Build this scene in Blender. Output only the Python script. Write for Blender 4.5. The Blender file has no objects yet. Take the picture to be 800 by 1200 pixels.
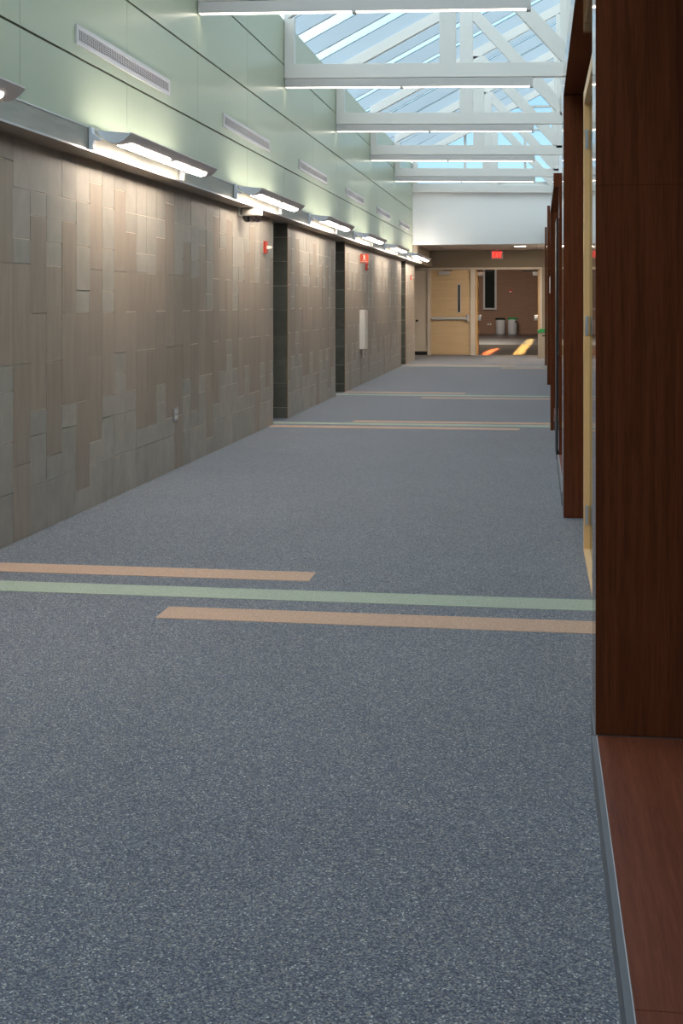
import bpy, bmesh, math, random
from mathutils import Vector
random.seed(7)
C = bpy.context.scene.collection
SC = bpy.context.scene

# ------------------------------------------------------------------ camera
F_PX, PP_X, PP_Y, VP_X, EYE = 1540.0, 400.0, 356.0, 630.5, 1.42
cam_d = bpy.data.cameras.new('camera')
cam = bpy.data.objects.new('camera', cam_d); C.objects.link(cam)
cam_d.sensor_fit = 'VERTICAL'; cam_d.sensor_height = 36.0
cam_d.lens = F_PX / 1200 * 36.0
cam_d.shift_x = (400 - PP_X) / 1200; cam_d.shift_y = (PP_Y - 600) / 1200
cam_d.clip_start = 0.02; cam_d.clip_end = 400
cam.location = (0, 0, EYE)
cam.rotation_euler = (math.pi / 2, 0, math.atan((VP_X - PP_X) / F_PX))
SC.camera = cam

# ------------------------------------------------------------------ exposure, sky
SC.view_settings.view_transform = 'Standard'; SC.view_settings.look = 'None'
SC.view_settings.gamma = 1.0; SC.view_settings.exposure = 0.3
SC.cycles.max_bounces = 10; SC.cycles.transparent_max_bounces = 16
W = bpy.data.worlds.new('sky'); SC.world = W; W.use_nodes = True
wn = W.node_tree.nodes; wl = W.node_tree.links
bg = wn['Background']
SKY_STRENGTH = 3.1
st = wn.new('ShaderNodeTexSky'); st.sky_type = 'NISHITA'; st.sun_disc = False
st.sun_elevation = math.radians(40); st.sun_rotation = math.radians(200); st.air_density = 1.0
sc_ = wn.new('ShaderNodeMix'); sc_.data_type = 'RGBA'; sc_.blend_type = 'MULTIPLY'; sc_.inputs[0].default_value = 1
sc_.inputs[7].default_value = (0.12, 0.12, 0.12, 1)
wl.new(st.outputs[0], sc_.inputs[6])
tcw = wn.new('ShaderNodeTexCoord'); cln = wn.new('ShaderNodeTexNoise')
cln.inputs['Scale'].default_value = 2.5; cln.inputs['Detail'].default_value = 6
wl.new(tcw.outputs['Generated'], cln.inputs['Vector'])
clr = wn.new('ShaderNodeMapRange'); clr.inputs[1].default_value = 0.42; clr.inputs[2].default_value = 0.7
clr.inputs[3].default_value = 0.15; clr.inputs[4].default_value = 0.75
wl.new(cln.outputs[0], clr.inputs[0])
cmx = wn.new('ShaderNodeMix'); cmx.data_type = 'RGBA'; cmx.inputs[7].default_value = (1.0, 1.03, 1.05, 1)
wl.new(clr.outputs[0], cmx.inputs[0]); wl.new(sc_.outputs[2], cmx.inputs[6])
wl.new(cmx.outputs[2], bg.inputs[0]); bg.inputs[1].default_value = SKY_STRENGTH

LENS_E = 34.0      # downlight lenses of the wall lamps
TUBE_E = 30.0     # uplight tubes of the wall lamps
LINEAR_E = 5.0    # lenses of the linear lights under the trusses

# ------------------------------------------------------------------ materials
def mat(name, color=(.5, .5, .5), rough=.6, metal=0.0, coat=0.0, coat_rough=.05, emit=None, estr=0, spec=.5):
    m = bpy.data.materials.new(name); m.use_nodes = True
    b = m.node_tree.nodes['Principled BSDF']
    b.inputs['Base Color'].default_value = (*color, 1); b.inputs['Roughness'].default_value = rough
    b.inputs['Metallic'].default_value = metal; b.inputs['Specular IOR Level'].default_value = spec
    b.inputs['Coat Weight'].default_value = coat; b.inputs['Coat Roughness'].default_value = coat_rough
    if emit:
        b.inputs['Emission Color'].default_value = (*emit, 1); b.inputs['Emission Strength'].default_value = estr
    return m

def nodes(m): return m.node_tree.nodes, m.node_tree.links, m.node_tree.nodes['Principled BSDF']

def coords(m, scale=(1, 1, 1), world=True):
    n, l, b = nodes(m)
    mp = n.new('ShaderNodeMapping'); mp.inputs['Scale'].default_value = scale
    if world:
        g = n.new('ShaderNodeNewGeometry'); l.new(g.outputs['Position'], mp.inputs[0])
    else:
        t = n.new('ShaderNodeTexCoord'); l.new(t.outputs['Object'], mp.inputs[0])
    return mp

def noise(m, mp, scale, detail=3, rough=.6):
    n, l, b = nodes(m)
    t = n.new('ShaderNodeTexNoise'); t.inputs['Scale'].default_value = scale
    t.inputs['Detail'].default_value = detail; t.inputs['Roughness'].default_value = rough
    l.new(mp.outputs[0], t.inputs['Vector']); return t

def ramp(m, src, stops):
    n, l, b = nodes(m)
    r = n.new('ShaderNodeValToRGB'); e = r.color_ramp.elements
    while len(e) < len(stops): e.new(0.5)
    for i, (p, c) in enumerate(stops): e[i].position = p; e[i].color = (*c, 1)
    l.new(src, r.inputs[0]); return r

def per_object(m, col, lo, hi):
    """multiply a colour by a value that differs from piece to piece"""
    n, l, b = nodes(m)
    oi = n.new('ShaderNodeObjectInfo'); mr = n.new('ShaderNodeMapRange')
    mr.inputs[3].default_value = lo; mr.inputs[4].default_value = hi
    l.new(oi.outputs['Random'], mr.inputs[0])
    mx = n.new('ShaderNodeMix'); mx.data_type = 'RGBA'; mx.blend_type = 'MULTIPLY'; mx.inputs[0].default_value = 1
    l.new(col, mx.inputs[6]); l.new(mr.outputs[0], mx.inputs[7])
    return mx.outputs[2]

def bump(m, src, strength=.2, dist=.003):
    n, l, b = nodes(m)
    k = n.new('ShaderNodeBump'); k.inputs['Strength'].default_value = strength; k.inputs['Distance'].default_value = dist
    l.new(src, k.inputs['Height']); l.new(k.outputs[0], b.inputs['Normal'])

def slate(name, c0, c1, scale, lo=.82, hi=1.15, rough=.55):
    m = mat(name, rough=rough, spec=.35); n, l, b = nodes(m)
    mp = coords(m, scale); t = noise(m, mp, 3.0, 5)
    r = ramp(m, t.outputs[0], [(.3, c0), (.7, c1)])
    l.new(per_object(m, r.outputs[0], lo, hi), b.inputs['Base Color'])
    t2 = noise(m, coords(m), 60, 4); bump(m, t2.outputs[0], .25, .002)
    return m

def wood(name, c0, c1, axis='z', coat=.6, rough=.45, coat_rough=.06, dust=False):
    m = mat(name, rough=rough, coat=coat, coat_rough=coat_rough, spec=.3); n, l, b = nodes(m)
    s = {'z': (14, 14, .5), 'y': (14, .5, 14), 'x': (.5, 14, 14)}[axis]
    mp = coords(m, s); t = noise(m, mp, 2.5, 6, .7)
    mp2 = coords(m, tuple(v * 5 for v in s)); t2 = noise(m, mp2, 3, 3)
    mx = n.new('ShaderNodeMix'); mx.inputs[0].default_value = .35
    l.new(t.outputs[0], mx.inputs[2]); l.new(t2.outputs[0], mx.inputs[3])
    r = ramp(m, mx.outputs[0], [(.33, c0), (.66, c1)])
    l.new(r.outputs[0], b.inputs['Base Color'])
    return m

M = {}
M['taupe'] = slate('slate_taupe', (.335, .268, .205), (.405, .332, .258), (6, 6, .8), .92, 1.06)
M['sage'] = slate('slate_grey_green', (.365, .325, .27), (.45, .405, .34), (2.5, 2.5, 2.0), .92, 1.08)
M['grout'] = mat('grout', (.78, .71, .60), .9)
M['dark_tile'] = slate('slate_dark_green', (.085, .086, .070), (.13, .13, .108), (3, 3, 3), .85, 1.15, .5)
M['green'] = mat('green_panel', (.44, .485, .33), .34, coat=.1, coat_rough=.15)
M['reveal'] = mat('olive_reveal', (.10, .088, .035), .5)
M['ledge'] = mat('brushed_steel', (.40, .40, .375), .5, metal=.3)
n, l, b = nodes(M['ledge']); t = noise(M['ledge'], coords(M['ledge'], (1, 1.2, 8)), 2.2, 5)
r_ = ramp(M['ledge'], t.outputs[0], [(.3, (.39, .375, .32)), (.7, (.49, .475, .41))]); l.new(r_.outputs[0], b.inputs['Base Color'])
M['white'] = mat('white_paint', (.665, .64, .595), .5)
M['rafter'] = mat('pale_blue_grey_paint', (.43, .49, .54), .5)
M['wallwhite'] = mat('white_wall_paint', (.80, .80, .785), .75)
M['channel'] = mat('grey_channel', (.47, .45, .43), .5)
M['lampgrey'] = mat('silver_paint', (.78, .71, .68), .45, metal=.0)
M['lampcap'] = mat('silver_end', (.86, .86, .90), .4)
M['lens'] = mat('lamp_lens', (.9, .9, .9), .4, emit=(1, .89, .77), estr=LENS_E)
M['tube'] = mat('lamp_tube', (.9, .9, .9), .4, emit=(1, .97, .95), estr=TUBE_E)
M['linear'] = mat('linear_lens', (.9, .9, .9), .4, emit=(1, .90, .77), estr=LINEAR_E)
M['vent'] = mat('vent_white', (.66, .62, .60), .5)
M['dark'] = mat('dark_void', (.02, .018, .02), .8)
M['black'] = mat('black_metal', (.012, .011, .011), .4)
M['steel'] = mat('stainless', (.58, .58, .58), .3, metal=1)
M['red'] = mat('red_plastic', (.52, .05, .025), .4)
M['redsign'] = mat('red_sign', (.55, .07, .03), .45)
M['ivory'] = mat('white_plastic', (.78, .74, .68), .4)
M['clear'] = mat('strobe_lens', (.85, .82, .76), .2)
M['smoke'] = mat('smoked_dome', (.03, .022, .02), .08, coat=1)
M['wood_v'] = wood('dark_wood_vertical', (.068, .021, .0105), (.165, .049, .020), 'z', coat=0, rough=.07)
M['wood_v'].node_tree.nodes['Principled BSDF'].inputs['IOR'].default_value = 1.24; M['wood_v'].node_tree.nodes['Principled BSDF'].inputs['Specular IOR Level'].default_value = .5
M['wood_y'] = wood('dark_wood_lengthwise', (.105, .029, .015), (.215, .065, .034), 'y', coat=0, rough=.5)
M['wood_y'].node_tree.nodes['Principled BSDF'].inputs['Specular IOR Level'].default_value = .12
M['base'] = mat('grey_rubber_base', (.15, .155, .17), .5)
M['oak'] = wood('pale_oak_vertical', (.76, .44, .17), (.86, .56, .26), 'z', coat=.15, coat_rough=.3)
M['oak_h'] = wood('pale_oak_across', (.60, .43, .235), (.74, .555, .33), 'x', coat=.15, coat_rough=.3)
M['oak_y'] = wood('pale_oak_lengthwise', (.76, .47, .21), (.85, .56, .28), 'y', coat=.15, coat_rough=.3)
M['beige'] = mat('beige_paint', (.70, .62, .52), .6)
M['tan'] = mat('tan_wall_paint', (.36, .315, .245), .75)
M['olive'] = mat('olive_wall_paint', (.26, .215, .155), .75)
M['ctile'] = mat('ceiling_tile', (.52, .45, .38), .9)
M['green_lid'] = mat('green_lid', (.04, .30, .09), .4)
M['binbody'] = mat('bin_tan', (.40, .34, .26), .45, metal=.3)
M['binsteel'] = mat('brushed_bin_steel', (.80, .81, .86), .3, metal=.3)
M['plaque'] = mat('grey_plaque', (.55, .54, .55), .35)
M['peach'] = mat('peach_carpet', (.55, .37, .27), .95, spec=.1)
M['mint'] = mat('mint_carpet', (.40, .44, .345), .95, spec=.1)
for k in ('peach', 'mint'):
    m = M[k]; n, l, b = nodes(m); col = b.inputs['Base Color'].default_value[:3]
    t = noise(m, coords(m), 190, 2, .7)
    r = ramp(m, t.outputs[0], [(.3, tuple(c * .72 for c in col)), (.7, tuple(c * 1.25 for c in col))])
    l.new(r.outputs[0], b.inputs['Base Color']); bump(m, t.outputs[0], .6, .004)
# speckled loop carpet
m = M['carpet'] = mat('speckled_carpet', rough=.95, spec=.12); n, l, b = nodes(m)
mp = coords(m); vo = n.new('ShaderNodeTexVoronoi'); vo.inputs['Scale'].default_value = 250; vo.voronoi_dimensions = '3D'
l.new(mp.outputs[0], vo.inputs['Vector']); sp = n.new('ShaderNodeSeparateColor'); l.new(vo.outputs['Color'], sp.inputs[0])
r1 = ramp(m, sp.outputs[0], [(0, (.054, .063, .094)), (.30, (.076, .087, .120)), (.33, (.118, .130, .166)), (.68, (.148, .158, .190)), (.72, (.23, .24, .25)), (.88, (.28, .28, .28)), (.89, (.30, .265, .215)), (.965, (.34, .31, .26)), (.975, (.55, .55, .53))])
t3 = noise(m, mp, 1.3, 3); mr = n.new('ShaderNodeMapRange'); mr.inputs[3].default_value = .95; mr.inputs[4].default_value = 1.22; l.new(t3.outputs[0], mr.inputs[0])
mx = n.new('ShaderNodeMix'); mx.data_type = 'RGBA'; mx.blend_type = 'MULTIPLY'; mx.inputs[0].default_value = 1
l.new(r1.outputs[0], mx.inputs[6]); l.new(mr.outputs[0], mx.inputs[7])
l.new(mx.outputs[2], b.inputs['Base Color']); bump(m, vo.outputs['Distance'], .5, .004)
b.inputs['Sheen Weight'].default_value = .2; b.inputs['Sheen Roughness'].default_value = .5
# lobby floor: brown carpet, then two tile bands
m = M['lobbyfloor'] = mat('lobby_carpet', (.11, .088, .066), .8, spec=.2)
M['lobbytile'] = mat('lobby_grey_tile', (.085, .085, .085), .35)
M['lobbydark'] = mat('lobby_dark_tile', (.022, .019, .019), .35)
# far brick wall
m = M['brick'] = mat('brown_brick', rough=.85); n, l, b = nodes(m)
mp = coords(m); sep = n.new('ShaderNodeSeparateXYZ'); com = n.new('ShaderNodeCombineXYZ')
l.new(mp.outputs[0], sep.inputs[0]); l.new(sep.outputs[0], com.inputs[0]); l.new(sep.outputs[2], com.inputs[1])
bt = n.new('ShaderNodeTexBrick'); bt.inputs['Scale'].default_value = 1; bt.inputs['Brick Width'].default_value = .3
bt.inputs['Row Height'].default_value = .085; bt.inputs['Mortar Size'].default_value = .008
bt.inputs['Color1'].default_value = (.26, .15, .103, 1); bt.inputs['Color2'].default_value = (.29, .172, .118, 1)
bt.inputs['Mortar'].default_value = (.30, .195, .145, 1)
l.new(com.outputs[0], bt.inputs['Vector']); l.new(bt.outputs[0], b.inputs['Base Color'])
# glass: sees the sky through it, mirrors more at a slant
def glass(name, tint, rough=.02, ior=1.45):
    m = bpy.data.materials.new(name); m.use_nodes = True; n = m.node_tree.nodes; l = m.node_tree.links
    for x in list(n):
        if x.type != 'OUTPUT_MATERIAL': n.remove(x)
    out = [x for x in n if x.type == 'OUTPUT_MATERIAL'][0]
    t = n.new('ShaderNodeBsdfTransparent'); t.inputs[0].default_value = (*tint, 1)
    g = n.new('ShaderNodeBsdfGlossy'); g.inputs['Roughness'].default_value = rough
    lw = n.new('ShaderNodeLayerWeight'); pw = n.new('ShaderNodeMath'); pw.operation = 'POWER'; pw.inputs[1].default_value = 5
    f = n.new('ShaderNodeMath'); f.operation = 'MULTIPLY_ADD'; f0 = ((ior - 1) / (ior + 1)) ** 2
    f.inputs[1].default_value = 1 - f0; f.inputs[2].default_value = f0
    l.new(lw.outputs['Facing'], pw.inputs[0]); l.new(pw.outputs[0], f.inputs[0]); lw.inputs[0].default_value = .5
    x = n.new('ShaderNodeMixShader'); l.new(f.outputs[0], x.inputs[0]); l.new(t.outputs[0], x.inputs[1]); l.new(g.outputs[0], x.inputs[2])
    l.new(x.outputs[0], out.inputs[0]); return m
M['roofglass'] = glass('roof_glass', (.85, .925, .93))
M['gableglass'] = glass('gable_glass', (.46, .55, .60))
M['doorglass'] = glass('door_glass', (.35, .36, .38), ior=1.6)
M['darkglass'] = mat('dark_window_glass', (.015, .02, .02), .12)
M['exitface'] = mat('exit_face', (.25, .02, .02), .4, emit=(1, .03, .03), estr=.35)
M['exitletter'] = mat('exit_letter', (.9, .1, .05), .4, emit=(1, .07, .05), estr=1.6)

# ------------------------------------------------------------------ mesh helpers
def nb(): return bmesh.new()

def box(bm, x0, x1, y0, y1, z0, z1, sx=0.0, sz=0.0):
    """box; sz slopes it in z along x (a roof pitch)"""
    vs = []
    for x in (x0, x1):
        for y in (y0, y1):
            for z in (z0, z1): vs.append(bm.verts.new((x, y, z + sz * (x - x0))))
    for f in ((0, 1, 3, 2), (4, 6, 7, 5), (0, 4, 5, 1), (2, 3, 7, 6), (0, 2, 6, 4), (1, 5, 7, 3)):
        bm.faces.new([vs[i] for i in f])
    return vs

def prism(bm, pts, y0, y1):
    """polygon in x-z, carried along y"""
    a = [bm.verts.new((x, y0, z)) for x, z in pts]; b = [bm.verts.new((x, y1, z)) for x, z in pts]
    bm.faces.new(a); bm.faces.new(b[::-1]); k = len(pts)
    for i in range(k): bm.faces.new((a[i], b[i], b[(i + 1) % k], a[(i + 1) % k]))

def lathe(bm, prof, cx, cy, seg=24):
    rings = []
    for r, z in prof:
        rings.append([bm.verts.new((cx + r * math.cos(2 * math.pi * i / seg), cy + r * math.sin(2 * math.pi * i / seg), z)) for i in range(seg)])
    for a, b in zip(rings, rings[1:]):
        for i in range(seg): bm.faces.new((a[i], a[(i + 1) % seg], b[(i + 1) % seg], b[i]))
    bm.faces.new(rings[0][::-1]); bm.faces.new(rings[-1])

def tube(bm, p, q, r, seg=12):
    p, q = Vector(p), Vector(q); d = (q - p).normalized()
    u = d.orthogonal().normalized(); v = d.cross(u); A, B = [], []
    for i in range(seg):
        o = (u * math.cos(2 * math.pi * i / seg) + v * math.sin(2 * math.pi * i / seg)) * r
        A.append(bm.verts.new(p + o)); B.append(bm.verts.new(q + o))
    bm.faces.new(A[::-1]); bm.faces.new(B)
    for i in range(seg): bm.faces.new((A[i], A[(i + 1) % seg], B[(i + 1) % seg], B[i]))

def obj(name, bm, m, parent=None, bevel=0.0, smooth=False):
    """ONE mesh object, built in world coordinates and hung on its parent"""
    bmesh.ops.recalc_face_normals(bm, faces=bm.faces)
    if bevel: bmesh.ops.bevel(bm, geom=list(bm.edges), offset=bevel, segments=2, affect='EDGES', profile=.6)
    me = bpy.data.meshes.new(name)
    o = bpy.data.objects.new(name, me); C.objects.link(o)
    if parent is not None:
        off = Vector((0, 0, 0)); p = parent
        while p is not None: off += p.location; p = p.parent
        o.parent = parent
    else:
        xs = [v.co for v in bm.verts]
        off = Vector(((min(v.x for v in xs) + max(v.x for v in xs)) / 2, (min(v.y for v in xs) + max(v.y for v in xs)) / 2, min(v.z for v in xs)))
        o.location = off
    for v in bm.verts: v.co -= off
    bm.to_mesh(me); bm.free()
    if smooth:
        for p in me.polygons: p.use_smooth = True
        me.set_sharp_from_angle(angle=math.radians(40))
    me.materials.append(M[m] if isinstance(m, str) else m)
    return o

def bx(name, m, x0, x1, y0, y1, z0, z1, parent=None, bevel=0.0, sz=0.0):
    bm = nb(); box(bm, x0, x1, y0, y1, z0, z1, sz=sz); return obj(name, bm, m, parent, bevel)

def struct(o): o['kind'] = 'structure'; return o

def thing(name, label, cat, loc, group=None):
    o = bpy.data.objects.new(name, None); C.objects.link(o); o.location = loc; o.empty_display_size = .1
    o['label'] = label; o['category'] = cat
    if group: o['group'] = group
    return o

def tag(o, label, cat, group=None):
    o['label'] = label; o['category'] = cat
    if group: o['group'] = group
    return o

def dup(root, loc, label):
    r = root.copy(); C.objects.link(r); r.location = loc; r['label'] = label
    for ch in list(root.children):
        c = ch.copy(); C.objects.link(c); c.parent = r
        for g in list(ch.children):
            d = g.copy(); C.objects.link(d); d.parent = c
    return r

# ------------------------------------------------------------------ key planes (metres; x across, y along the corridor)
SX, PX, LX = -3.074, -2.98, -2.90          # slate face, green panel face, ledge face
RX = .174                                  # face of the wood bays
U = .151; COLW = .2687; COL0 = 7.406       # slate module
Y0, YB = -6.0, 31.45                       # behind the camera, bulkhead
PITCH = .52
def roof(x, z0): return z0 + PITCH * (x - PX)

# ------------------------------------------------------------------ floor
fl = struct(bx('floor', 'carpet', -5.2, 1.2, Y0, 36.4, -.12, 0))
lf = struct(bx('floor_lobby', 'lobbyfloor', -9, 6, 36.4, 46, -.12, 0))
bx('tile_band', 'lobbytile', -9, 6, 46, 53.5, -.12, 0, lf); bx('tile_band', 'lobbydark', -9, 6, 53.5, 62.2, -.12, 0, lf)
def stripe(m, x0, x1, y, w=.225):
    bx('carpet_stripe', m, x0, x1, y - w / 2, y + w / 2, -.01, .002, fl)
stripe('peach', SX, -1.16, 6.735); stripe('mint', SX, .30, 6.29); stripe('peach', -1.71, .30, 5.86)
stripe('peach', SX, -.21, 14.98); stripe('mint', -3.3, .16, 15.40); stripe('peach', -2.21, .16, 15.74)
stripe('peach', SX, -1.15, 20.93); stripe('mint', -3.3, .18, 20.38); stripe('peach', -1.75, .18, 19.82)
stripe('peach', SX, -.53, 30.4); stripe('mint', SX, .18, 29.9, .2); stripe('peach', -.81, .16, 29.26)
bx('threshold', 'tan', -1.71, .035, 36.3, 36.55, -.01, .008, fl)

# ------------------------------------------------------------------ left wall: slate in upright tiles
A_, A3, B_, C_, D_ = [14, 12, 11, 7, 3, 2], [14, 12, 11, 7, 3], [14, 13, 9, 5, 4, 2], [15, 11, 7, 3, 2], [14, 12, 10, 9, 5, 1]
E_, F_ = [15, 11, 7, 6, 4, 2], [14, 12, 10, 9, 5, 4, 2]
PAT = [A3, B_, A_, B_, D_, C_, F_, E_, B_, A_, A_, B_, C_, A3, B_, A_, B_, D_, C_, B_, E_, F_, A_, B_, C_, A3, B_, A_, B_, E_]
TOPZ = 2.418
tile_mesh = {}
def tile(parent, y0, y1, z0, z1, m):
    key = (round(y1 - y0, 3), round(z1 - z0, 3), m)
    loc = Vector((SX, (y0 + y1) / 2, z0)) - parent.location
    if key not in tile_mesh:
        bm = nb(); w = key[0] / 2 - .0012; h = key[1]
        box(bm, -.012, 0, -w, w, .0035, h - .0035)
        bmesh.ops.recalc_face_normals(bm, faces=bm.faces)
        me = bpy.data.meshes.new('tile'); bm.to_mesh(me); bm.free(); me.materials.append(M[m]); tile_mesh[key] = me
    o = bpy.data.objects.new('slate_tile', tile_mesh[key]); C.objects.link(o); o.parent = parent
    o.location = loc + Vector((random.uniform(-.0015, .0015), 0, 0)); return o

def slate_wall(ya, yb, single, tile_from=None):
    w = struct(bx('wall_left', 'grout', SX - .34, SX - .004, ya, yb, 0, TOPZ + .1))
    k0 = math.floor(((tile_from or ya) - COL0) / COLW); k1 = math.ceil((yb - COL0) / COLW)
    stuff = {'taupe': nb(), 'sage': nb()}
    for k in range(k0, k1):
        y0, y1 = max(COL0 + k * COLW, tile_from or ya), min(COL0 + (k + 1) * COLW, yb)
        if y1 - y0 < .02: continue
        J = [TOPZ / U] + PAT[(k + (3 if k > 29 else 0)) % len(PAT)] + [0]
        for hi, lo in zip(J, J[1:]):
            m = 'taupe' if hi - lo > 2.5 else 'sage'
            if single: tile(w, y0, y1, lo * U, hi * U, m)
            else: box(stuff[m], SX - .012, SX, y0 + .0012, y1 - .0012, lo * U + .0035, hi * U - .0035)
    if not single:
        for m, bm in stuff.items():
            o = obj('slate_tiles', bm, m, w); o['kind'] = 'stuff'
    else:
        for bm in stuff.values(): bm.free()
    return w

def reveal(w, y, single=True):
    """the dark tiled side of an alcove that faces the camera, with its bronze corner strip"""
    for i in range(9):
        z0, z1 = max(0, i * .302 - .17), min(TOPZ, (i + 1) * .302 - .17)
        if z1 - z0 > .02: bx('reveal_tile', 'dark_tile', SX - .335, SX - .004, y - .012, y, z0 + .002, z1 - .002, w)
    bx('corner_strip', M['bronze'], SX - .004, SX + .003, y - .014, y + .006, 0, TOPZ, w)
M['bronze'] = mat('bronze_strip', (.42, .25, .14), .4, metal=.5)

w1 = slate_wall(Y0, 15.13, True, 4.72)
w2 = slate_wall(16.03, 19.92, True); reveal(w2, 16.03)
w3 = slate_wall(20.91, 29.70, False); reveal(w3, 20.91)
w4 = slate_wall(30.67, 33.0, False); reveal(w4, 30.67)
for i, (a, b) in enumerate(((15.13, 16.03), (19.92, 20.91), (29.70, 30.67))):      # alcoves behind the openings
    q = struct(bx('wall_alcove', 'dark_tile', -4.7, -4.55, a - .6, b + .6, 0, 2.6))
    bx('side_panel', 'dark_tile', -4.55, SX - .345, b + .02, b + .12, 0, 2.6, q); bx('side_panel', 'dark_tile', -4.55, SX - .345, a - .12, a - .02, 0, 2.6, q)
    bx('soffit_panel', 'olive', -4.55, SX - .01, a, b, 2.43, 2.55, q)

# upper wall: green panels with open joints
wu = struct(bx('wall_left_upper', 'reveal', -3.45, PX - .012, Y0, YB, 2.56, 4.77))
rows = [(2.585, 3.024), (3.040, 3.635), (3.651, 4.245), (4.261, 4.785)]
py = [7.28 - 2.013 * 4 + 2.013 * k for k in range(0, 17)]
for y0, y1 in zip(py, py[1:]):
    y1 = min(y1, YB - .01)
    if y1 - y0 < .1: continue
    for z0, z1 in rows:
        bx('green_panel', 'green', PX - .012, PX, y0 + .0025, y1 - .0025, z0, z1, wu)
bx('wall_cap', 'white', -3.6, PX - .015, Y0, YB, 4.77, 4.80, wu)

# steel ledge between slate and panels
M['soffit'] = mat('tan_soffit', (.40, .33, .25), .6)
tr = struct(bx('trim_1', 'ledge', -3.30, LX, Y0, 33.0, 2.42, 2.572))
bx('soffit_strip', 'soffit', SX + .001, LX - .001, Y0, 33.0, 2.4185, 2.4195, tr); bx('lower_lip', M['steel'], LX, LX + .006, Y0, 33.0, 2.418, 2.430, tr); bx('upper_lip', M['steel'], LX, LX + .005, Y0, 33.0, 2.566, 2.576, tr)

# ------------------------------------------------------------------ skylight roof
XR = .42
ce = struct(bx('ceiling', 'white', -3.75, -3.62, Y0, YB + .3, roof(-3.62, 4.9), roof(-3.62, 5.25)))
BS = 4.02 / 3
bys = [15.43 + BS * k for k in range(-16, 13)]
for y in bys:
    if y > YB + .3: continue
    bx('roof_rafter', 'rafter', -3.62, XR, y - .03, y + .03, roof(-3.62, 4.955), roof(-3.62, 5.185), ce, sz=PITCH)
for a, b in zip(bys, bys[1:]):
    if b > YB + 1.2: continue
    bx('glass_pane', 'roofglass', -3.62, XR, a, b, roof(-3.62, 5.20), roof(-3.62, 5.212), ce, sz=PITCH)
    bx('glazing_bar', 'black', -3.62, XR, a - .022, a + .045, roof(-3.62, 5.188), roof(-3.62, 5.199), ce, sz=PITCH)

# right side shell
wr = struct(bx('wall_right', 'wallwhite', .76, .95, Y0, 36.4, 0, 2.985))
wru = struct(bx('wall_right_upper', 'wallwhite', XR, .95, Y0, YB + .3, 2.985, roof(XR, 5.3)))
wb = struct(bx('wall_behind', 'wallwhite', -3.4, .95, Y0 - .15, Y0, 0, 5.0))
prism_bm = nb(); prism(prism_bm, [(-3.6, 5.0), (.95, 5.0), (.95, roof(.95, 5.2)), (-3.6, roof(-3.6, 5.2))], Y0 - .15, Y0)
obj('gable_panel', prism_bm, 'wallwhite', wb)

# bulkhead and the glazed gable over it
wf = struct(bx('wall_far', 'wallwhite', PX + .002, .755, YB, YB + .16, 2.84, 4.25))
gw = struct(bx('window_1', 'white', PX, XR, YB + .02, YB + .14, 4.252, 4.31))
g = nb(); prism(g, [(PX, 4.31), (XR, 4.31), (XR, roof(XR, 5.19)), (PX, 5.19)], YB + .07, YB + .08); obj('glass_pane', g, 'gableglass', gw)
for x in (-1.73, -.31): bx('mullion', 'white', x - .03, x + .03, YB + .04, YB + .12, 4.31, roof(x, 5.17), gw)
for z in (5.55, 6.10):
    xs = PX + max(0, (z - 5.19) / PITCH)
    bx('transom_bar', 'white', xs, XR, YB + .04, YB + .12, z - .025, z + .025, gw)

# ------------------------------------------------------------------ roof trusses and the linear lights under them
def zc(x): return -.018 * (x - PX)
def make_truss(y, label):
    t = thing('roof_truss', label, 'truss', (PX, y, 4.09), 'white roof trusses across the skylight')
    bm = nb(); vs = box(bm, PX + .004, XR - .003, y - .05, y + .05, 4.092, 4.262, sz=-.018); obj('bottom_chord', bm, 'white', t, .006)
    bx('end_post', 'white', PX + .004, PX + .124, y - .05, y + .05, 4.255, 4.80, t, .005)
    bx('middle_post', 'white', -1.14, -.95, y - .05, y + .05, 4.22, roof(-1.05, 4.80), t, .005)
    bm = nb(); prism(bm, [(-.95, 5.57), (-.95, 5.81), (.32, 4.40), (.32, 4.19), (.28, 4.19)], y - .05, y + .05); obj('diagonal_brace', bm, 'white', t)
    bx('top_chord', 'white', PX + .004, XR - .003, y - .05, y + .05, roof(PX, 4.78), roof(PX, 4.95), t, .005, sz=PITCH)
    bx('right_post', 'white', .31, XR - .003, y - .05, y + .05, 4.15, roof(.31, 4.79), t, .005)
    return t
TY = [11.33 + 4.02 * k for k in range(5)] + [31.36]
tl = ['white roof truss overhead nearest the camera, mostly above the frame', 'white roof truss second along the skylight, largest one fully in view',
      'white roof truss third along the skylight, its right end beside the tall wood jamb', 'white roof truss fourth along the skylight, two before the one on the bulkhead',
      'white roof truss fifth along the skylight, last with a grey light under it', 'white roof truss lying flat against the top of the white bulkhead wall']
for y, s in zip(TY, tl): make_truss(y, s)
ll = ['long grey linear light across the top edge of the picture', 'long grey linear light under the largest truss, second from the camera',
      'long grey linear light under the third truss', 'long grey linear light under the fourth truss', 'long grey linear light under the fifth truss, nearest the bulkhead']
lin0 = None
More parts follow.
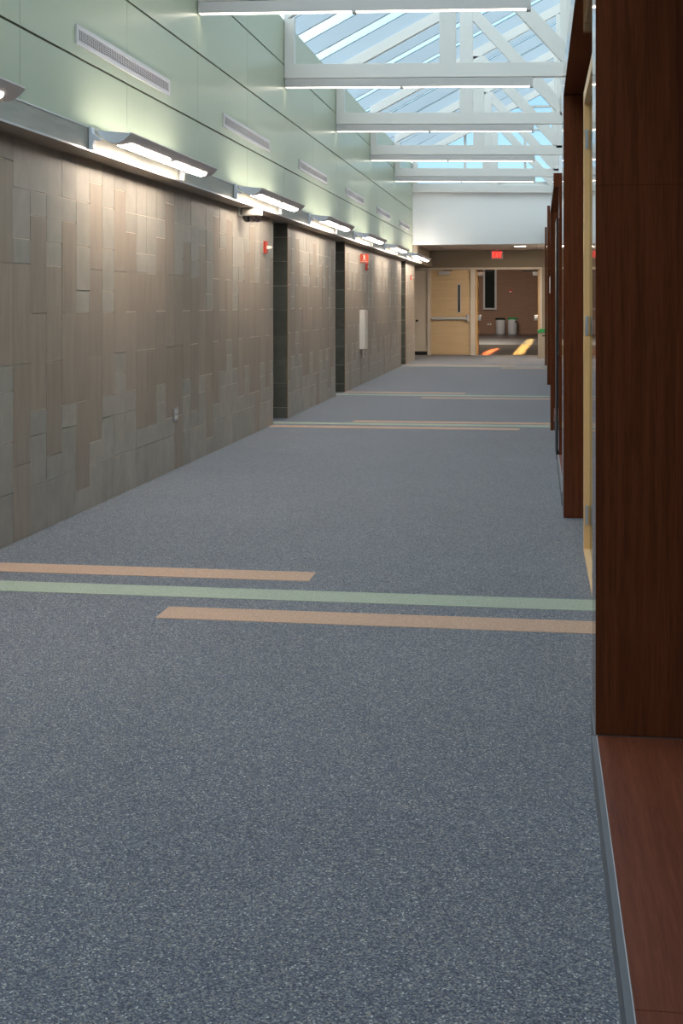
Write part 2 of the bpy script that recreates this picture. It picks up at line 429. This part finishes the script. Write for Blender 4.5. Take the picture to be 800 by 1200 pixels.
for i, s in enumerate(ll):
    y = TY[i]
    if i == 0:
        lin0 = thing('linear_light', s, 'ceiling light', (PX, y, 3.98), 'linear lights under the trusses')
        bm = nb(); box(bm, PX + .012, -.062, y - .045, y + .045, 3.988, 4.088, sz=-.018); obj('channel', bm, 'channel', lin0, .003)
        for a, b in ((PX + .02, -1.60), (-1.59, -.10)):
            bm = nb(); box(bm, a, b, y - .032, y + .032, 3.984 - .018 * (a - PX), 3.987 - .018 * (a - PX), sz=-.018); obj('lens', bm, 'linear', lin0)
        for a in (-1.60, -.10):
            bm = nb(); box(bm, a, a + .035, y - .046, y + .046, 3.973 - .018 * (a - PX), 3.987 - .018 * (a - PX), sz=-.018); obj('joint_cap', bm, 'channel', lin0)
    else: dup(lin0, (PX, y, 3.98), s)

# ------------------------------------------------------------------ wall lamps on the ledge
def make_lamp(y, label):
    t = thing('wall_lamp', label, 'lamp', (LX, y, 2.42), 'curved wall lamps along the ledge')
    N = 14
    def arc(k, off=0): 
        s = k / N; return (LX + .035 + .235 * s, 2.42 + .137 - .022 * s - .30 * s * (1 - s) + off)
    pts = [arc(k) for k in range(N + 1)] + [arc(k, .008) for k in range(N, -1, -1)]
    bm = nb(); a = []; b = []
    for p in pts: a.append(bm.verts.new((p[0], y + .05, p[1]))); b.append(bm.verts.new((p[0], y + 2.39, p[1])))
    K = len(pts)
    for i in range(K): bm.faces.new((a[i], b[i], b[(i + 1) % K], a[(i + 1) % K]))
    for i in range(N):
        j = K - 1 - i
        bm.faces.new((a[i], a[i + 1], a[j - 1], a[j])); bm.faces.new((b[j], b[j - 1], b[i + 1], b[i]))
    obj('shade', bm, 'lampgrey', t, smooth=True)
    for yy in (y + .044, y + 2.39):
        bm = nb(); prism(bm, [arc(k) for k in range(N + 1)], yy, yy + .006); obj('end_cap', bm, 'lampcap', t)
    for y0, y1 in ((y + .17, y + 1.21), (y + 1.27, y + 2.27)):
        bm = nb(); ks = list(range(5, 12))
        for sgn in (0,):
            lo = []; hi = []
            for k in ks:
                inset = .05 * abs((k - 8) / 3) ** 3
                p = arc(k, -.004)
                lo.append(bm.verts.new((p[0], y0 + inset, p[1]))); hi.append(bm.verts.new((p[0], y1 - inset, p[1])))
            lo2 = [bm.verts.new(v.co + Vector((0, 0, .006))) for v in lo]; hi2 = [bm.verts.new(v.co + Vector((0, 0, .006))) for v in hi]
            for i in range(len(ks) - 1):
                bm.faces.new((lo[i], lo[i + 1], hi[i + 1], hi[i])); bm.faces.new((lo2[i], hi2[i], hi2[i + 1], lo2[i + 1]))
                bm.faces.new((lo[i], lo2[i], lo2[i + 1], lo[i + 1])); bm.faces.new((hi[i], hi[i + 1], hi2[i + 1], hi2[i]))
            bm.faces.new((lo[0], hi[0], hi2[0], lo2[0])); bm.faces.new((lo[-1], lo2[-1], hi2[-1], hi[-1]))
        obj('lens', bm, 'lens', t)
        bm = nb(); tube(bm, (LX + .14, y0, 2.42 + .085), (LX + .14, y1, 2.42 + .085), .013); obj('lamp_tube', bm, 'tube', t)
    for y0 in (y - .02, y + 2.16):
        bm = nb()                                                   # swept bracket: thin plate on the ledge, arm curving out under the shade
        prism(bm, [(LX + .006, 2.572), (LX + .022, 2.572), (LX + .03, 2.53), (LX + .075, 2.50), (LX + .085, 2.485), (LX + .04, 2.487), (LX + .026, 2.43), (LX + .006, 2.43)], y0, y0 + .055)
        o = obj('bracket', bm, 'lampcap', t)
        bx('foot_plate', 'ivory', LX + .006, LX + .034, y0 + .008, y0 + .062, 2.431, 2.468, t)
    return t
lampY = [8.24 + 4.13 * k for k in range(-1, 7)]
lamp_l = ['curved silver wall lamp cut by the left edge of the picture', 'large curved silver wall lamp above the slate, nearest one wholly in view',
          'curved silver wall lamp directly above the security camera', 'curved silver wall lamp between the first two dark alcoves',
          'curved silver wall lamp just past the second dark alcove, above the red extinguisher sign', 'curved silver wall lamp right of the extinguisher sign, third from the far end',
          'curved silver wall lamp above the third, farthest dark alcove', 'small curved silver wall lamp at the far end of the ledge beside the bulkhead']
lampY[-1] = 32.6 - 2.39 + .15
L0 = make_lamp(lampY[0], lamp_l[0])
for y, s in list(zip(lampY, lamp_l))[1:]: dup(L0, (LX, y, 2.42), s)

# ------------------------------------------------------------------ air grilles in the panels
def make_vent(y, label):
    t = thing('air_vent', label, 'vent', (PX, y, 3.113), 'air grilles in the green panels')
    z0, z1, y1 = 3.113, 3.245, y + 2.19; x0, x1 = PX + .0005, PX + .011
    bm = nb(); box(bm, x0, x1, y, y1, z0, z0 + .030); box(bm, x0, x1, y, y1, z1 - .030, z1)
    box(bm, x0, x1, y, y + .035, z0 + .03, z1 - .03); box(bm, x0, x1, y1 - .035, y1, z0 + .03, z1 - .03); obj('frame', bm, 'vent', t)
    bx('backing', 'dark', PX + .0005, PX + .002, y + .03, y1 - .03, z0 + .025, z1 - .025, t)
    for i in range(5):
        zz = z0 + .036 + i * .0137; bx('slat', 'vent', PX + .003, PX + .008, y + .03, y1 - .03, zz, zz + .0042, t)
    bm = nb()
    for i in range(54):
        yy = y + .05 + i * .039; box(bm, PX + .002, PX + .006, yy, yy + .008, z0 + .03, z1 - .03)
    o = obj('cross_bars', bm, 'vent', t); o['kind'] = 'stuff'
    return t
vl = ['long white air grille nearest the camera, above the large wall lamp', 'white air grille second along the green panels, above the security camera',
      'white air grille third along the green panels', 'white air grille fourth along the green panels', 'white air grille fifth along the green panels, next to last', 'small white air grille farthest along, beside the bulkhead']
V0 = make_vent(8.205, vl[0])
for k, s in list(enumerate(vl))[1:]: dup(V0, (PX, 8.205 + 4.035 * k, 3.113), s)

# ------------------------------------------------------------------ small things on the slate wall
t = thing('security_camera', 'white multi-lens dome security camera under the steel ledge', 'camera', (SX + .08, 13.4, 2.28))
bx('mount_plate', 'ivory', SX + .001, SX + .02, 13.30, 13.56, 2.33, 2.418, t)
bm = nb(); lathe(bm, [(.105, 2.335), (.115, 2.345), (.115, 2.40), (.10, 2.418)], SX + .115, 13.43, 28); obj('housing', bm, 'ivory', t, smooth=True)
for a in (-.9, .35, 1.6, 2.9):
    cx, cy = SX + .115 + .05 * math.cos(a), 13.43 + .05 * math.sin(a)
    bm = nb(); lathe(bm, [(.012, 2.272), (.032, 2.282), (.048, 2.305), (.052, 2.334)], cx, cy, 18); obj('dome_lens', bm, 'smoke', t, smooth=True)
def strobe(y, label, z=2.06, s=1.0):
    t = thing('fire_strobe', label, 'fire alarm', (SX, y, z - .07 * s), 'wall fire strobes')
    bx('back_plate', 'red', SX, SX + .035 * s, y - .055 * s, y + .055 * s, z - .07 * s, z + .07 * s, t, .006)
    bm = nb(); prism(bm, [(SX + .034 * s, z - .02 * s), (SX + .085 * s, z - .016 * s), (SX + .095 * s, z), (SX + .085 * s, z + .014 * s), (SX + .034 * s, z + .018 * s)], y - .03 * s, y + .03 * s)
    obj('strobe_lens', bm, 'clear', t); return t
strobe(14.62, 'red fire strobe with a clear lens beside the first dark alcove')
strobe(31.9, 'small red fire strobe on the last short slate wall', 2.06, .8)
t = thing('wall_outlet', 'steel double wall outlet low on the near slate wall', 'outlet', (SX, 10.93, .41))
bx('cover_plate', 'steel', SX, SX + .007, 10.86, 11.0, .41, .53, t, .002)
for z in (.432, .482): bx('socket', 'ivory', SX + .006, SX + .012, 10.895, 10.965, z, z + .03, t, .002)
t = thing('wall_outlet', 'small pale wall outlet under the white extinguisher cabinet', 'outlet', (SX, 23.1, .47))
bx('cover_plate', 'ivory', SX, SX + .012, 23.04, 23.16, .47, .59, t, .002); bx('socket', 'dark', SX + .012, SX + .014, 23.08, 23.12, .51, .55, t)
t = thing('extinguisher_cabinet', 'tall white extinguisher cabinet standing out from the slate wall', 'cabinet', (SX, 22.65, .63))
bx('body', 'ivory', SX, SX + .085, 22.65, 23.0, .63, 1.31, t, .004); bx('door', M['beige'], SX + .086, SX + .10, 22.66, 22.99, .64, 1.30, t, .003)
bx('door_pull', 'steel', SX + .10, SX + .115, 22.69, 22.71, .92, 1.02, t)
t = thing('extinguisher_sign', 'square red fire extinguisher sign projecting from the slate wall', 'sign', (SX, 22.75, 2.13))
bx('panel', 'redsign', SX, SX + .145, 22.745, 22.755, 2.135, 2.29, t)
bm = nb(); lathe(bm, [(.013, 2.205), (.013, 2.255), (.006, 2.266), (.006, 2.272)], SX + .07, 22.742, 10); box(bm, SX + .05, SX + .07, 22.738, 22.742, 2.262, 2.272); obj('pictogram', bm, 'ivory', t)
def text(body, size, loc, rot, m, parent, name='lettering'):
    c = bpy.data.curves.new(name, 'FONT'); c.body = body; c.size = size; c.align_x = 'CENTER'; c.extrude = .0008
    tmp = bpy.data.objects.new(name, c); me = bpy.data.meshes.new_from_object(tmp); bpy.data.objects.remove(tmp)
    o = bpy.data.objects.new(name, me); C.objects.link(o); o.rotation_euler = rot; me.materials.clear(); me.materials.append(M[m])
    o.parent = parent; o.location = Vector(loc) - parent.location; return o
text('FIRE', .036, (SX + .0725, 22.743, 2.176), (math.pi / 2, 0, 0), 'ivory', t); text('EXTINGUISHER', .022, (SX + .0725, 22.743, 2.150), (math.pi / 2, 0, 0), 'ivory', t)
t = thing('fire_alarm_pull', 'narrow red fire alarm pull station below the red sign', 'fire alarm', (SX, 23.5, 2.0))
bx('body', 'red', SX, SX + .04, 23.44, 23.56, 2.02, 2.15, t, .004); bx('pull_handle', 'ivory', SX + .04, SX + .048, 23.46, 23.54, 2.07, 2.10, t)

# ------------------------------------------------------------------ right side: dark wood bays
def bay_seat(y0, y1, label, seams):
    t = thing('window_seat', label, 'bench', (RX, y0, 0), 'low wood plinths along the right wall')
    bx('base', 'base', RX - .013, .755, y0, y1, 0, .082, t); bx('base_cap', 'base', RX - .013, RX + .002, y0, y1, .0825, .0945, t)
    ys = [y0] + seams + [y1]
    for a, b in zip(ys, ys[1:]): bx('seat_board', 'wood_y', RX + .0045, .755, a + .001, b - .001, .083, .096, t, .0015)
    bx('edge_strip', 'plaque', RX + .0022, RX + .0042, y0, y1, .083, .0965, t)
    bx('back_panel', 'wood_v', .735, .755, y0, y1, .097, 2.975, t)
    return t
t = bay_seat(-1.5, 4.105, 'low reddish wood plinth with grey rubber base in the right foreground', [0.0, 2.52])
bx('shade_jamb', 'wood_v', RX + .004, .733, 1.2, 1.45, .097, 2.80, t); bx('header', 'wood_v', .165, .733, -1.5, 4.105, 2.805, 2.975, t, .002)  # jamb and header added out of view to shade the near portal panel
t = thing('wood_portal', 'tall dark lacquered wood portal in the right foreground with header overhead', 'portal', (RX, 4.11, 0), 'dark wood portals along the right wall')
bx('jamb_panel', 'wood_v', RX, .755, 4.11, 4.36, .097, 1.7836, t, .0006); bx('jamb_panel', 'wood_v', RX, .755, 4.11, 4.36, 1.7842, 2.80, t, .0006)
bx('jamb_base', 'base', RX - .004, .755, 4.112, 4.36, 0, .095, t)
bx('header', 'wood_v', .165, .755, 4.11, 6.60, 2.805, 2.975, t, .002); bx('header', 'wood_v', .165, .755, 6.604, 9.35, 2.805, 2.975, t, .002)
bx('far_jamb', 'wood_v', .165, .755, 8.83, 9.35, .002, 2.803, t, .002)
bx('back_panel', 'wood_v', .33, .345, 4.36, 5.2, 0, 2.80, t); bx('back_panel', 'wood_v', .33, .345, 7.66, 8.83, 0, 2.80, t)
t = thing('oak_doorway', 'pale oak door frame with glass inside the nearest wood portal', 'door frame', (.285, 5.2, 0))
bx('stile', 'oak', .256, .325, 7.59, 7.66, .002, 2.56, t, .002)
bx('stile', 'oak', .256, .325, 5.2, 5.27, .002, 2.56, t, .002)
bx('head_rail', 'oak_y', .256, .325, 5.2, 7.66, 2.56, 2.63, t, .002)
bx('bottom_rail', 'oak_y', .256, .325, 5.27, 7.59, .002, .028, t, .002)
bx('glass', 'doorglass', .288, .300, 5.275, 7.585, .03, 2.555, t)
for z in (2.30, 1.24, .165):
    h = bx('hinge', 'steel', .262, .280, 7.583, 7.589, z, z + .11, t)
    for q in range(3): bx('hinge_leaf', 'plaque', .2635 + q * .0055, .2665 + q * .0055, 7.580, 7.583, z, z + .11, h)
bx('floor_stop', 'black', .270, .285, 6.50, 6.56, .028, .055, t); bx('floor_stop', 'black', .270, .285, 6.75, 6.80, .028, .048, t)

bay_seat(9.36, 11.70, 'low wood plinth behind the far jamb of the nearest portal', [])
t = thing('wood_portal', 'second dark wood portal along the right wall, slim header over a black door', 'portal', (RX, 11.7, 0), 'dark wood portals along the right wall')
bx('near_jamb', 'wood_v', .182, .755, 11.703, 12.0, .0, 2.448, t, .002)
bx('header', 'wood_v', .132, .755, 11.703, 14.95, 2.45, 2.57, t, .002)
bx('far_jamb', 'wood_v', .134, .172, 14.9, 14.95, .002, 2.449, t)
bx('back_panel', 'wood_v', .33, .345, 12.0, 14.9, 0, 2.449, t)
d = thing('dark_door', 'narrow black door leaf in the second wood portal', 'door', (.17, 12.1, 0))
bx('leaf', 'black', .162, .178, 12.1, 12.95, .004, 2.20, d); bx('pull_bar', 'steel', .178, .19, 12.2, 12.22, .95, 1.25, d)
bay_seat(15.0, 16.9, 'low wood plinth between the second and third wood portals', [])
t = thing('wood_portal', 'third dark wood portal, a plain slab seen edge-on', 'portal', (RX, 16.9, 0), 'dark wood portals along the right wall')
bx('near_jamb', 'wood_v', .187, .755, 16.905, 18.4, 0, 2.57, t, .002); bx('top_panel', 'wood_v', .187, .755, 16.905, 18.4, 2.572, 2.97, t, .002)
t = thing('wood_portal', 'fourth dark wood portal, with a grey plaque on its face', 'portal', (.155, 23.3, 0), 'dark wood portals along the right wall')
bx('jamb', 'wood_v', .155, .41, 23.3, 24.1, .002, 2.5, t, .002); bx('top_panel', 'wood_v', .155, .41, 23.3, 24.1, 2.503, 3.14, t, .002)
bx('back_panel', 'wood_v', .20, .745, 18.5, 23.29, .002, 2.57, t)
o = tag(bx('wall_plaque', 'plaque', .186, .199, 19.5, 22.8, 1.60, 1.86), 'grey plaque strip on dark wood panelling near the fourth portal', 'plaque')
t = thing('wood_portal', 'farthest dark wood portal under the right end of the white bulkhead', 'portal', (.15, 30.5, 0), 'dark wood portals along the right wall')
bx('jamb', 'wood_v', .15, .41, 30.5, 31.3, .002, 2.5, t, .002); bx('top_panel', 'wood_v', .15, .41, 30.5, 31.3, 2.503, 3.18, t, .002)
bx('back_panel', 'wood_v', .20, .745, 24.2, 30.49, .002, 2.97, t)

# ------------------------------------------------------------------ vestibule under the bulkhead and the door wall
DY = 36.4
c2 = struct(bx('ceiling_vestibule', 'reveal', -4.3, .95, YB + .162, DY, 2.91, 3.0))
x = -4.25
while x < .7:
    y = YB + .17
    while y < DY - .1:
        bx('ceiling_tile', 'ctile', x + .006, min(x + .594, .75), y + .006, min(y + 1.19, DY - .01), 2.898, 2.91, c2); y += 1.2
    x += .6
t = thing('recessed_light', 'small rectangular recessed downlight in the tan vestibule ceiling', 'ceiling light', (-.46, 33.9, 2.88))
bx('trim_ring', 'ivory', -.64, -.28, 33.7, 34.1, 2.89, 2.8975, t); bx('lens', 'linear', -.60, -.32, 33.74, 34.06, 2.884, 2.889, t)
wv = struct(bx('wall_left_vestibule', 'tan', -4.3, -4.1, 33.0, DY + 1.2, 0, 2.9))
bx('wall_return', 'tan', -4.1, SX - .34, 33.0, 33.1, 0, 2.9, wv)
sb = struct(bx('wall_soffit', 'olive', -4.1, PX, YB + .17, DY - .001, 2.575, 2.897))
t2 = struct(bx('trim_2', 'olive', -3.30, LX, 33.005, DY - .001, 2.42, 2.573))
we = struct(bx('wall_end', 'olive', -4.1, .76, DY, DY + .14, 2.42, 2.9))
bx('wall_pier', 'tan', .10, .76, DY, DY + .14, 0, 2.42, we); bx('wall_pier', 'tan', -4.1, -3.72, DY, DY + .14, 0, 2.42, we)
# beige steel frames
for x0, x1, nm in ((-3.04, -2.945, 'frame_post'), (-1.855, -1.715, 'frame_post'), (.033, .10, 'frame_post')):
    bx(nm, 'beige', x0, x1, DY - .03, DY + .16, 0, 2.365, we, .004)
bx('frame_head', 'beige', -3.04, .10, DY - .03, DY + .16, 2.365, 2.42, we, .004)
bx('frame_head', 'beige', -3.72, -3.04, DY - .01, DY + .16, 2.34, 2.42, we, .004)
# pale door at far left
dl = struct(bx('door_1', 'beige', -3.715, -3.045, DY + .02, DY + .07, .10, 2.335))
bx('kick_plate', 'black', -3.715, -3.045, DY + .03, DY + .06, .006, .098, dl)
bm = nb(); tube(bm, (-3.33, DY + .02, .95), (-3.33, DY - .04, .95), .035); obj('door_knob', bm, 'black', dl, smooth=True)
bx('door_lever', 'black', -3.46, -3.39, DY - .05, DY + .02, .60, .80, dl, .01)
# oak door
do = struct(bx('door_2', 'oak_h', -2.94, -1.86, DY + .02, DY + .065, .008, 2.355))
for i, (z0, z1) in enumerate(((.012, .40), (.403, .79), (.793, 1.18), (1.183, 1.57), (1.573, 1.96), (1.963, 2.352))):
    for a, b in (((-2.938, -1.862),) if not (1.0 < z1 < 1.97) or z0 < 1.0 else ((-2.938, -2.215), (-2.115, -1.862))):
        bx('veneer_panel', 'oak_h', a, b, DY + .0135, DY + .0195, z0, z1, do)
bx('vision_frame', 'plaque', -2.213, -2.117, DY + .006, DY + .019, 1.17, 1.965, do); bx('vision_glass', 'darkglass', -2.195, -2.135, DY + .002, DY + .007, 1.19, 1.945, do)
b_ = bx('panic_bar', 'steel', -2.93, -1.90, DY - .065, DY - .015, .985, 1.05, do, .012)
bx('bar_housing', 'plaque', -2.93, -2.58, DY - .075, DY - .012, .978, 1.057, b_, .008)
bx('end_latch', 'steel', -1.96, -1.89, DY - .085, DY + .012, .92, 1.13, b_, .012)
bx('door_closer', 'plaque', -2.73, -2.42, DY - .05, DY + .013, 2.22, 2.32, do, .008); bx('closer_arm', 'black', -2.60, -2.35, DY - .045, DY - .02, 2.33, 2.345, do)
# the two leaves held open into the lobby
def open_leaf(name, x0, x1, side):
    d = struct(bx(name, 'oak_y', x0, x1, DY + .17, DY + 1.08, .008, 2.35))
    bm = nb(); xe = x1 if side > 0 else x0
    bx('panic_bar', 'steel', min(xe, xe + side * .09), max(xe, xe + side * .09), DY + .2, DY + 1.0, .985, 1.05, d, .01)
    bx('end_latch', 'steel', min(xe, xe + side * .10), max(xe, xe + side * .10), DY + .22, DY + .32, .955, 1.11, d, .01)
    bx('door_closer', 'plaque', min(xe, xe + side * .14), max(xe, xe + side * .14), DY + .22, DY + .5, 2.20, 2.30, d, .006)
    bx('closer_arm', 'black', min(xe, xe + side * .42), max(xe, xe + side * .42), DY + .17, DY + .20, 2.31, 2.335, d)
    return d
open_leaf('door_3', -1.71, -1.665, 1); open_leaf('door_4', -.012, .031, -1)
# exit sign
t = thing('exit_sign', 'lit red exit sign hanging in front of the olive header', 'sign', (-1.125, DY - .08, 2.64))
bx('housing', 'plaque', -1.29, -.96, DY - .08, DY - .03, 2.655, 2.88, t, .006); bx('mount', 'ivory', -1.16, -1.09, DY - .065, DY - .045, 2.88, 2.8975, t)
bx('face', 'exitface', -1.255, -.995, DY - .084, DY - .0805, 2.67, 2.865, t)
lz0, lz1, s = 2.695, 2.84, .024
x0 = -1.238
for ch in 'EXIT':
    bm = nb(); ya, yb = DY - .088, DY - .0845
    if ch == 'E':
        box(bm, x0, x0 + s, ya, yb, lz0, lz1); wd = .058
        for z in (lz0, (lz0 + lz1 - s) / 2, lz1 - s): box(bm, x0, x0 + wd, ya, yb, z, z + s)
    elif ch == 'X':
        wd = .066; prism(bm, [(x0, lz0), (x0 + s, lz0), (x0 + wd, lz1), (x0 + wd - s, lz1)], ya, yb); prism(bm, [(x0 + wd - s, lz0), (x0 + wd, lz0), (x0 + s, lz1), (x0, lz1)], ya, yb)
    elif ch == 'I': wd = s; box(bm, x0, x0 + s, ya, yb, lz0, lz1)
    else:
        wd = .06; box(bm, x0, x0 + wd, ya, yb, lz1 - s, lz1); box(bm, x0 + wd / 2 - s / 2, x0 + wd / 2 + s / 2, ya, yb, lz0, lz1)
    obj('letter', bm, 'exitletter', t); x0 += wd + .012

# ------------------------------------------------------------------ bins and the lobby beyond
def bin_(name, x, y, r, h, body, lid, label, square=False):
    t = thing(name, label, 'bin', (x, y, 0))
    bm = nb()
    if square: box(bm, x - r, x + r, y - r, y + r, .003, h * .87)
    else: lathe(bm, [(r * .93, .003), (r, .03), (r, h * .87), (r * .97, h * .88)], x, y, 28)
    obj('body', bm, body, t, .006 if square else 0, smooth=not square)
    bm = nb()
    if square: prism(bm, [(x - r - .01, h * .875), (x + r + .01, h * .875), (x + r + .01, h * .95), (x + r * .6, h), (x - r * .6, h), (x - r - .01, h * .95)], y - r - .01, y + r + .01)
    else: lathe(bm, [(r * 1.05, h * .885), (r * 1.05, h * .95), (r * .85, h), (r * .3, h)], x, y, 28)
    obj('lid', bm, lid, t, smooth=not square)
    return t
t = bin_('recycling_bin', .135, 34.72, .145, .765, 'binbody', 'green_lid', 'tan square bin with green lid just before the open doorway', True)
bx('bin_opening', 'black', .10, .17, 34.572, 34.578, .57, .60, t)
t = bin_('trash_bin', -1.745, 61.6, .222, .765, 'binsteel', 'black', 'round steel bin with black lid against the far brick wall')
t = bin_('recycling_bin', -1.185, 61.6, .222, .785, 'binsteel', 'green_lid', 'round steel bin with green lid against the far brick wall')
bx('bin_opening', 'black', -1.06, -.98, 61.40, 61.43, .56, .64, t)
wl_ = struct(bx('wall_lobby', 'brick', -9, 6, 62.0, 62.2, 0, 4.6))
w5 = struct(bx('window_2', 'plaque', -2.56, -1.93, 61.93, 61.998, 1.14, 3.6)); bx('pane', 'darkglass', -2.47, -2.02, 61.91, 61.932, 1.23, 3.52, w5)
for nm, a in (('wall_lobby_left', -9), ('wall_lobby_right', 5.85)): struct(bx(nm, 'tan', a, a + .15, DY + .15, 62, 0, 4.6))
struct(bx('ceiling_lobby', 'ctile', -9, 6, DY, 62.2, 4.6, 4.7))
o = struct(bx('wall_lobby_front', 'tan', -9, -4.1, DY + .02, DY + .14, 0, 4.6)); bx('wall_pier', 'tan', .76, 6, DY + .02, DY + .14, 0, 4.6, o); bx('wall_pier', 'tan', -4.1, .76, DY + .02, DY + .14, 2.901, 4.6, o)
t = thing('wall_outlet', 'tiny white outlet on the far brick wall beside the bins', 'outlet', (-2.27, 61.99, .43)); bx('cover_plate', 'ivory', -2.36, -2.18, 61.985, 61.999, .42, .50, t); bx('socket', 'dark', -2.30, -2.24, 61.983, 61.985, .44, .48, t)
t = thing('fire_strobe', 'tiny red fire alarm high on the far brick wall', 'fire alarm', (-1.28, 61.98, 1.95)); bx('back_plate', 'red', -1.36, -1.20, 61.96, 61.999, 1.94, 2.09, t); bx('strobe_lens', 'clear', -1.33, -1.23, 61.94, 61.96, 1.96, 2.01, t)

def area(name, loc, size, power, color, rot=(0, 0, 0), size_y=None):
    l = bpy.data.lights.new(name, 'AREA'); l.energy = power; l.color = color; l.size = size
    if size_y: l.shape = 'RECTANGLE'; l.size_y = size_y
    o = bpy.data.objects.new(name, l); C.objects.link(o); o.location = loc; o.rotation_euler = rot; return o
area('lobby_lamp', (-2, 45, 4.55), 2, 130, (1, .88, .74)); area('lobby_lamp', (-2, 56, 4.55), 2, 260, (1, .88, .74))
def streak_helper(name, loc, length, width, power, color, turn):      # unseen narrow lamp, added to throw a coloured streak on the lobby floor
    o = area(name, loc, width, power, color, (0, 0, turn), length); o.data.spread = math.radians(1); return o
streak_helper('streak_helper_orange', (-1.42, 39.3, 4.5), 5.5, .22, 60, (1, .22, .07), math.radians(-1.1))
streak_helper('streak_helper_yellow', (-.43, 45.2, 4.5), 16.5, .30, 130, (1, .66, .22), math.radians(-1.0))
area('vestibule_lamp', (-.46, 33.9, 2.875), .28, 62, (1, .84, .68))
